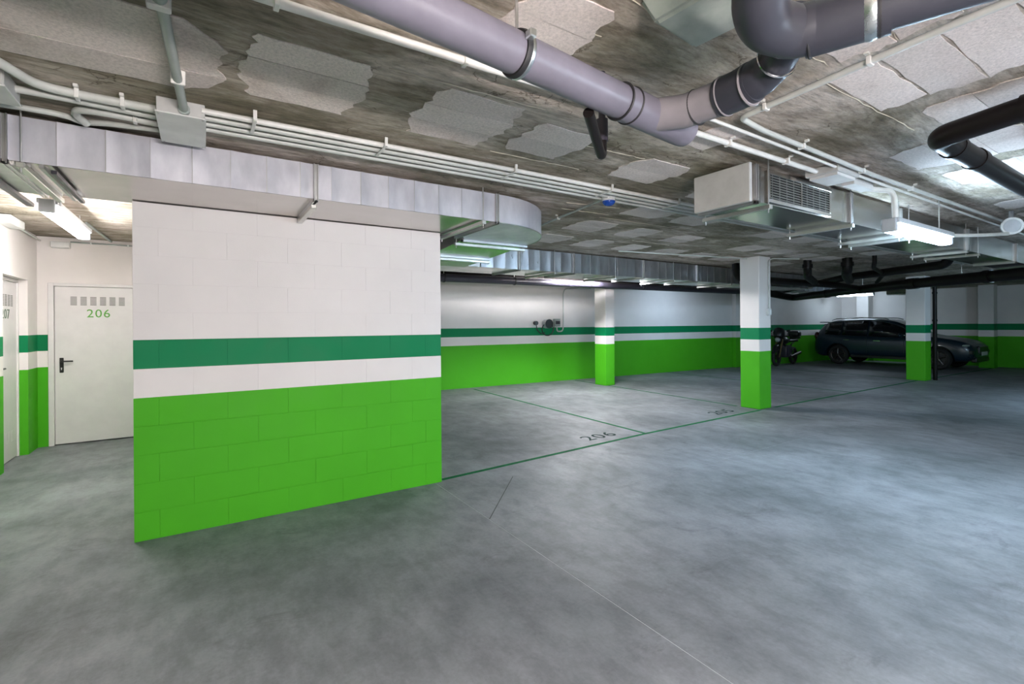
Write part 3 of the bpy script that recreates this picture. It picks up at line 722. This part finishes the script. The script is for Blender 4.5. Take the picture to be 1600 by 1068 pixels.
for p, q in (((11.7, 3.76, 2.235), (11.6, 3.58, 2.235)), ((13.7, 6.15, 2.235), (13.6, 6.04, 2.235)), ((11.0, 2.5, 2.235), (10.95, 2.4, 2.235))): B(t).cyl(p, q, .108, 20).end('socket', 'blackpipe', True)
B(t).tube([(15.9, 9.1, 2.42), (11.3, 4.65, 2.43), (10.3, 2.8, 2.43), (10.28, 2.72, CEIL+.006)], .072, 16, .3).end('branch', 'blackpipe', True)
B(t).tube([(8.72, 5.52, CEIL+.006), (8.75, 5.5, 2.36), (11.6, 5.0, 2.30), (12.6, 4.95, 2.25)], .068, 16, .3).end('branch', 'blackpipe', True)
for (x, y, r_) in ((9.45, 4.55, .085), (9.75, 4.02, .10)):
    B(t).tube([(x, y, CEIL+.006), (x, y, 2.44), (x+.25, y+.12, 2.36), (x+1.3, y+.5, 2.34)], r_*.8, 16, .12).end('drop_pipe', 'blackpipe', True)
    B(t).cyl((x, y, 2.50), (x, y, 2.57), r_, 16).end('socket', 'blackpipe', True)
B(t).tube([(9.8, 3.62, CEIL+.006), (9.8, 3.62, 2.52), (10.1, 3.75, 2.46), (11.1, 3.95, 2.42), (11.6, 4.25, 2.30)], .035, 12, .15).end('drop_pipe', 'blackpipe', True)
for x, y in ((12.6, 4.89), (11.2, 2.84), (14.4, 6.96)): B(t).cyl((x, y, 2.235), (x, y, CEIL+.006), .006, 8).end('threaded_rod', 'galv2')
t = root('downpipe', 'thin black downpipe on the right side of the second pillar', 'pipe', (15.72, 4.56, 0))
B(t).cyl((15.70, 4.50, 0), (15.70, 4.50, CEIL), .045, 14).end('straight_pipe', 'blackpipe', True)
for z in (.5, 1.5, 2.2): B(t).cyl((15.70, 4.50, z), (15.70, 4.50, z+.04), .055, 14).end('socket', 'blackpipe', True)

# ================================================================ SMALL FIXTURES
t = root('beacon', 'white ceiling beacon with a blue dome beside the four conduits', 'alarm', (3.03, 3.12, CEIL))
B(t).cyl((3.03, 3.12, CEIL+.006), (3.03, 3.12, CEIL-.06), .060, 24).end('base', 'white', True)
B(t).sphere((3.03, 3.12, CEIL-.06), .057, (1, 1, .75), 20).end('dome', 'blue', True)
t = root('light_switch', 'small switch box with conduit on the nearest pillar', 'switch', (8.33, 4.65, 1.8))
B(t).box(8.26, 8.36, 4.62, 4.665, 1.62, 1.74, .008).end('switch_body', 'boxwhite'); B(t).box(8.285, 8.335, 4.614, 4.621, 1.65, 1.71, .003).end('rocker', 'white')
B(t).tube([(8.31, 4.643, 1.74), (8.31, 4.643, 2.58), (8.36, 4.60, 2.61), (8.75, 4.35, 2.60)], .011, 10, .05).end('conduit', 'conduit', True)
# charging point on the back wall
yw = lambda x: 10.16-.050*(x-4.66)
t = root('charger', 'round black-faced car charger on back wall', 'charger', (7.45, yw(7.45), 1.5))
Yc = yw(7.45)-.028
B(t).cyl((7.45, Yc, 1.50), (7.44, Yc-.16, 1.50), .115, 28).end('housing', 'housing', True)
B(t).cyl((7.44, Yc-.16, 1.50), (7.44, Yc-.175, 1.50), .118, 28).end('face', 'black', True)
B(t).torus((7.44, Yc-.10, 1.36), (.2, 1, .1), .16, .014, 28, 8).end('cable', 'black', True)
t = root('charging_plug', 'black plug holster left of the round charger', 'plug', (7.10, Yc, 1.5))
B(t).cyl((7.11, Yc, 1.52), (7.10, Yc-.09, 1.52), .052, 18).end('holster', 'black', True)
B(t).tube([(7.10, Yc-.07, 1.49), (7.12, Yc-.08, 1.34), (7.25, Yc-.08, 1.24), (7.36, Yc-.08, 1.28)], .013, 8, .06).end('cable', 'black', True)
t = root('breaker_box', 'small grey-green breaker box right of the round charger', 'box', (7.75, Yc, 1.55))
B(t).box(7.68, 7.86, Yc-.10, Yc, 1.43, 1.63, .008).end('box_body', 'conduit_g'); B(t).box(7.70, 7.84, Yc-.106, Yc-.10, 1.49, 1.57, .002).end('cover', 'darkpipe')
B(t).cyl((7.70, Yc-.05, 1.43), (7.66, Yc-.05, 1.30), .008, 8).end('lead', 'black')
t = root('conduit', 'pale conduit looping from the breaker box up the back wall', 'conduit', (7.9, Yc, 1.5))
B(t).tube([(7.78, Yc-.04, 1.43), (7.79, Yc-.04, 1.30), (7.98, Yc-.04, 1.30), (8.0, Yc-.04, 1.5), (8.0, Yc-.045, 2.30), (8.06, Yc-.05, 2.42), (8.5, Yc-.075, 2.46), (8.9, Yc-.095, 2.46)], .017, 10, .08).end('tube', 'conduit', True)
# corridor ceiling line conduits and boxes
t = root('junction_box', 'small white box under the corridor ceiling in the corner above door 206', 'junction box', (-1.5, 8.2, 2.56))
B(t).box(-1.60, -1.42, 8.16, 8.25, 2.50, 2.575, .006).end('box_body', 'boxwhite')
conduit('thin conduit along the corridor end wall above door 206', [(-1.42, 8.22, 2.585), (-.40, 8.22, 2.585)], .010, 'conduit_g', fil=0)
for x, lb in ((-1.22, 'leftmost of three white clips above door 206'), (-.84, 'middle one of three white clips above door 206'), (-.72, 'white clip above door 206, nearest the block partition')):
    t = root('saddle_clip', lb, 'pipe clip', (x, 8.22, 2.58), group='clips on the corridor conduit'); B(t).box(x-.008, x+.008, 8.205, 8.25, 2.57, 2.60, .003).end('strap', 'white')
t = root('junction_box', 'white box under the ceiling on the corridor left wall', 'junction box', (-1.65, 7.2, 2.6))
B(t).box(-1.74, -1.62, 6.80, 7.25, 2.555, CEIL, .008).end('box_body', 'boxwhite')
conduit('thin pale conduit along the corridor left wall', [(-1.70, 7.25, 2.60), (-1.70, 8.2, 2.58)], .012, 'conduit', fil=0)
conduit('thin pale conduit on the corridor ceiling at the left edge', [(-1.9+.2, 6.80, 2.60), (-1.55, 6.0, zc), (-1.5, 4.9, zc)], .013, 'conduit_w', fil=.1)
conduit('thin dark conduit on the corridor ceiling between lamp and end wall', [(-1.06, 6.9, CEIL-.012), (-1.02, 8.24, CEIL-.012)], .014, 'conduit_g', fil=0)
# hanging rod brackets beyond the duct at the left edge
t = root('cable_bracket', 'dark steel rails under the duct at the left edge', 'bracket', (-.8, 4, 2.35))
B(t).box(-1.02, -.98, 3.5, 4.6, 2.335, 2.36, .002).end('rail', 'darkpipe')
B(t).box(-.70, -.675, 3.6, 4.36, 2.345, 2.366, .002).end('rail', 'darkpipe')

# ================================================================ CAR
def make_car(X0, X1, YR):
    cxm = (X0+X1)/2; t = root('car', 'dark blue-grey estate SUV parked behind the second pillar', 'car', (cxm, YR, 0))
    st = [(0.00, .78, .74, .80, .66), (0.07, .87, .94, 1.02, .72), (0.20, .905, 1.04, 1.36, .62), (0.42, .92, 1.05, 1.54, .61), (1.0, .93, 1.02, 1.60, .62),
          (1.7, .93, 1.0, 1.62, .63), (2.3, .93, .98, 1.58, .62), (2.75, .93, .98, 1.40, .64), (3.18, .93, .99, 1.12, .74), (3.42, .925, .98, 1.05, .80),
          (4.0, .91, .93, .98, .76), (4.35, .86, .85, .90, .68), (4.52, .78, .74, .80, .58), (4.60, .68, .60, .66, .48)]
    L = lambda u, x, z: (cxm+x, YR-u, z)
    def ring(u, w_, zb, zr, wr):
        z0 = .25 if .1 < u < 4.4 else .34
        zm = min(zb-.12, .85)
        return [(0, z0), (w_*.82, z0), (w_*.97, z0+.07), (w_, .56 if zb > .7 else .5), (w_*.985, zm), (w_*.945, zb), (wr+ (.02 if zr-zb > .2 else .06), zr-(.07 if zr-zb > .2 else .02)), (wr*.86, zr-.012), (wr*.45, zr+.012), (0, zr+.02)]
    b = B(t); rings = []
    for s in st:
        rg = ring(*s); full = [(x, z) for x, z in rg] + [(-x, z) for x, z in rg[-2:0:-1]]
        rings.append([b.bm.verts.new(Vector(L(s[0], x, z))-b.off) for x, z in full])
    n = len(rings[0])
    for A, Bq in zip(rings, rings[1:]):
        for j in range(n): b.bm.faces.new((A[j], A[(j+1) % n], Bq[(j+1) % n], Bq[j]))
    b.bm.faces.new(rings[0]); b.bm.faces.new(rings[-1][::-1])
    body = b.end('body', 'carpaint', True)
    sub = body.modifiers.new('sub', 'SUBSURF'); sub.levels = 2; sub.render_levels = 2
    cut = B(t)
    UA, UF, RW = .86, 3.74, .345
    for u in (UA, UF):
        for sgn in (-1, 1):
            cut.cyl((cxm+sgn*.62, YR-u, RW), (cxm+sgn*1.1, YR-u, RW), RW+.055, 36)
    cu = cut.end('cut', 'black')
    bo = body.modifiers.new('b', 'BOOLEAN'); bo.object = cu; bo.operation = 'DIFFERENCE'; bo.solver = 'EXACT'
    bpy.context.view_layer.update()
    me = bpy.data.meshes.new_from_object(body.evaluated_get(bpy.context.evaluated_depsgraph_get()))
    body.modifiers.clear(); body.data = me; me.name = 'body'
    bpy.data.objects.remove(cu)
    for p in me.polygons: p.use_smooth = True
    try: me.set_sharp_from_angle(angle=math.radians(40))
    except Exception: pass
    B(t).box(cxm-.62, cxm+.62, YR-4.2, YR-.4, .28, .7).end('underbody', 'black')
    # glass: computed between belt and roof edge
    def at(u):
        for a, c in zip(st, st[1:]):
            if a[0] <= u <= c[0]:
                f = (u-a[0])/(c[0]-a[0]); return [a[i]*(1-f)+c[i]*f for i in range(5)]
    def sidewin(u0, u1, sgn, nm='side_window'):
        b = B(t); n = 6; lo = []; hi = []
        for i in range(n+1):
            u = u0+(u1-u0)*i/n; s = at(u); zb, zr = s[2]+.015, s[3]-.10
            zr = max(zr, zb+.02)
            lo.append(b.bm.verts.new(Vector(L(u, sgn*(s[1]*.945+.002), zb))-b.off)); hi.append(b.bm.verts.new(Vector(L(u, sgn*(s[4]+.045), zr))-b.off))
        for i in range(n): b.bm.faces.new((lo[i], lo[i+1], hi[i+1], hi[i]))
        o = b.end(nm, 'carglass', True); m_ = o.modifiers.new('s', 'SOLIDIFY'); m_.thickness = .02; m_.offset = 0
    for sgn in (-1, 1):
        sidewin(.42, .95, sgn); sidewin(1.0, 1.78, sgn); sidewin(1.84, 2.95, sgn)
        B(t).tube([L(u, sgn*(at(u)[1]*.945+.014), at(u)[2]+.005) for u in (.4, .9, 1.5, 2.1, 2.7, 3.0)], .006, 6).end('belt_trim', 'black', True)
        B(t).tube([L(u, sgn*(at(u)[4]+.055), at(u)[3]-.075) for u in (.45, .9, 1.5, 2.1, 2.5, 2.75, 3.0)], .006, 6).end('window_trim', 'chrome', True)
        B(t).tube([L(.55, sgn*.60, 1.555), L(.7, sgn*.60, 1.61), L(1.5, sgn*.61, 1.645), L(2.2, sgn*.60, 1.615), L(2.35, sgn*.60, 1.57)], .013, 8, .05).end('roof_rail', 'chrome', True)
        B(t).box(cxm+sgn*.93-.008, cxm+sgn*.93+.008, YR-1.25, YR-1.05, .855, .880, .004).end('door_handle', 'chrome')
        B(t).box(cxm+sgn*.93-.008, cxm+sgn*.93+.008, YR-2.20, YR-2.0, .845, .870, .004).end('door_handle', 'chrome')
        for u in (1.79, 2.86): B(t).box(cxm+sgn*.924-.006, cxm+sgn*.924+.006, YR-u-.003, YR-u+.003, .40, .95).end('door_gap', 'black')
        B(t).box(cxm+sgn*.915-.02, cxm+sgn*.915+.02, YR-3.3, YR-1.3, .27, .36, .01).end('sill', 'black')
        B(t).sphere(L(2.80, sgn*1.0, 1.05), .1, (1.0, .7, .75), 14).end('mirror', 'carpaint', True)
        B(t).sphere(L(4.36, sgn*.70, .76), .1, (1.5, 1.2, .55), 14).end('head_lamp', 'headlamp', True)
        B(t).sphere(L(.10, sgn*.76, .98), .1, (1.1, .9, 1.6), 14).end('tail_lamp', 'redlamp', True)
        B(t).box(cxm+sgn*.66-.14, cxm+sgn*.66+.14, YR-4.56, YR-4.44, .50, .62, .02).end('bumper_intake', 'black')
        B(t).tube([L(4.45, sgn*.80, .45), L(4.56, sgn*.66, .42)], .012, 8).end('bumper_trim', 'chrome', True)
    b = B(t)
    pts = []
    for u in (2.40, 2.75, 3.12):
        s = at(u); row_ = [L(u+.01, x, z) for x, z in ((-s[4]*.86, s[3]+.0), (-s[4]*.45, s[3]+.022), (0, s[3]+.03), (s[4]*.45, s[3]+.022), (s[4]*.86, s[3]+.0))]
        pts.append([b.bm.verts.new(Vector(p)-b.off) for p in row_])
    for A, Bq in zip(pts, pts[1:]):
        for j in range(4): b.bm.faces.new((A[j], A[j+1], Bq[j+1], Bq[j]))
    b.end('windscreen', 'carglass', True)
    B(t).quad(L(.10, -.60, 1.10), L(.10, .60, 1.10), L(.27, .54, 1.42), L(.27, -.54, 1.42)).end('rear_window', 'carglass')
    B(t).box(cxm-.56, cxm+.56, YR-.42, YR-.10, 1.475, 1.505, .01, 2).end('spoiler', 'carpaint')
    B(t).box(cxm-.42, cxm+.42, YR-4.625, YR-4.52, .52, .74, .03, 2).end('grille', 'black')
    B(t).box(cxm-.26, cxm+.26, YR-4.64, YR-4.62, .46, .57, .003).end('number_plate', 'plate')
    B(t).box(cxm-.6, cxm+.6, YR-4.60, YR-4.45, .26, .40, .03, 2).end('lower_bumper', 'black')
    for u in (UA, UF):
        for sgn in (-1, 1):
            x = cxm+sgn*.80
            wh = root('wheel'); wh.parent = t; wh.location = (sgn*.80, -u, RW)
            def WB():
                q = B(); q.p = wh; q.off = Vector((x, YR-u, RW)); return q
            WB().torus((x, YR-u, RW), (1, 0, 0), RW-.075, .075, 36, 10, 1.45).end('tyre', 'tyre', True)
            WB().torus((x+sgn*.07, YR-u, RW), (1, 0, 0), RW-.12, .018, 32, 8).end('rim', 'rim', True)
            WB().cyl((x, YR-u, RW), (x+sgn*.04, YR-u, RW), .20, 24).end('brake', 'black', True)
            WB().cyl((x+sgn*.04, YR-u, RW), (x+sgn*.10, YR-u, RW), .045, 14).end('hub', 'rim', True)
            for q in range(5):
                a = 2*PI*q/5+.3
                WB().cyl((x+sgn*.085, YR-u+.03*math.cos(a), RW+.03*math.sin(a)), (x+sgn*.075, YR-u+.225*math.cos(a), RW+.225*math.sin(a)), .028, 8, .02).end('spoke', 'rim')
    return t
make_car(18.95, 20.81, 8.98).scale = (1, .962, 1)

# ================================================================ MOTORCYCLE
def make_bike(x, y):
    t = root('motorcycle', 'black motorcycle parked against the back wall left of the car', 'motorcycle', (x+.7, y, 0))
    for nm, wx in (('front_wheel', x), ('rear_wheel', x+1.42)):
        B(t).torus((wx, y, .31), (0, 1, 0), .255, .055, 28, 8).end(nm, 'tyre', True)
        B(t).torus((wx, y, .31), (0, 1, 0), .20, .012, 24, 6).end('rim', 'rim', True)
        for q in range(5):
            a = 2*PI*q/5; B(t).cyl((wx, y, .31), (wx+.2*math.cos(a), y, .31+.2*math.sin(a)), .012, 6).end('spoke', 'rim')
        B(t).cyl((wx, y-.06, .31), (wx, y-.052, .31), .12, 20).end('brake_disc', 'rim')
    for s in (-1, 1):
        B(t).cyl((x, y+s*.09, .31), (x+.17, y+s*.09, .66), .022, 10).end('fork_leg', 'gold', True)
        B(t).cyl((x+.16, y+s*.09, .64), (x+.29, y+s*.09, .92), .028, 10).end('fork_leg', 'gold', True)
        B(t).tube([(x+.27, y, .97), (x+.27, y+s*.14, 1.02), (x+.34, y+s*.36, 1.03)], .014, 8, .04).end('handlebar', 'black', True)
        B(t).tube([(x+.27, y+s*.24, 1.02), (x+.25, y+s*.28, 1.17)], .007, 6).end('mirror_arm', 'black', True)
        B(t).sphere((x+.25, y+s*.29, 1.20), .06, (.35, 1.1, .7), 12).end('mirror', 'black', True)
        B(t).tube([(x+1.42, y+s*.09, .31), (x+.85, y+s*.08, .38)], .025, 8).end('swingarm', 'black', True)
        B(t).tube([(x+.3, y+s*.06, .86), (x+.6, y+s*.12, .55), (x+.85, y+s*.10, .38), (x+1.0, y+s*.1, .72), (x+1.5, y+s*.08, .86)], .02, 8, .05).end('frame_tube', 'black', True)
    B(t).sphere((x+.16, y, .90), .12, (.8, 1.0, 1.0), 16).end('head_lamp', 'black', True)
    B(t).sphere((x+.09, y, .90), .085, (.5, 1, 1), 14).end('lens', 'headlamp', True)
    b = B(t); b.tube([(x+.14, y, .98), (x+.20, y, 1.10), (x+.28, y, 1.24)], [.14, .19, .16], 14); b.end('windshield', 'black', True)
    B(t).tube([(x-.27, y, .44), (x-.15, y, .64), (x+.04, y, .69), (x+.2, y, .62)], [.05, .07, .075, .05, .05], 10).end('mudguard', 'black', True)
    B(t).sphere((x+.58, y, .86), .2, (1.45, .75, .75), 18).end('fuel_tank', 'black', True)
    B(t).box(x+.48, x+.92, y-.15, y+.15, .28, .70, .05, 2).end('engine', 'darkpipe', True)
    B(t).box(x+.80, x+1.60, y-.13, y+.13, .80, .90, .04, 3).end('seat', 'black', True)
    B(t).box(x+1.42, x+1.74, y-.18, y+.18, .985, 1.18, .06, 3).end('top_case', 'black', True)
    B(t).box(x+1.42, x+1.80, y-.12, y+.12, .90, .985, .01).end('rack', 'black')
    B(t).cyl((x+.8, y-.15, .30), (x+1.55, y-.19, .42), .05, 12).end('exhaust', 'rim', True)
    return t
make_bike(16.45, 9.03).rotation_euler = (0, 0, .12)
print('ceiling blocks', nblk)
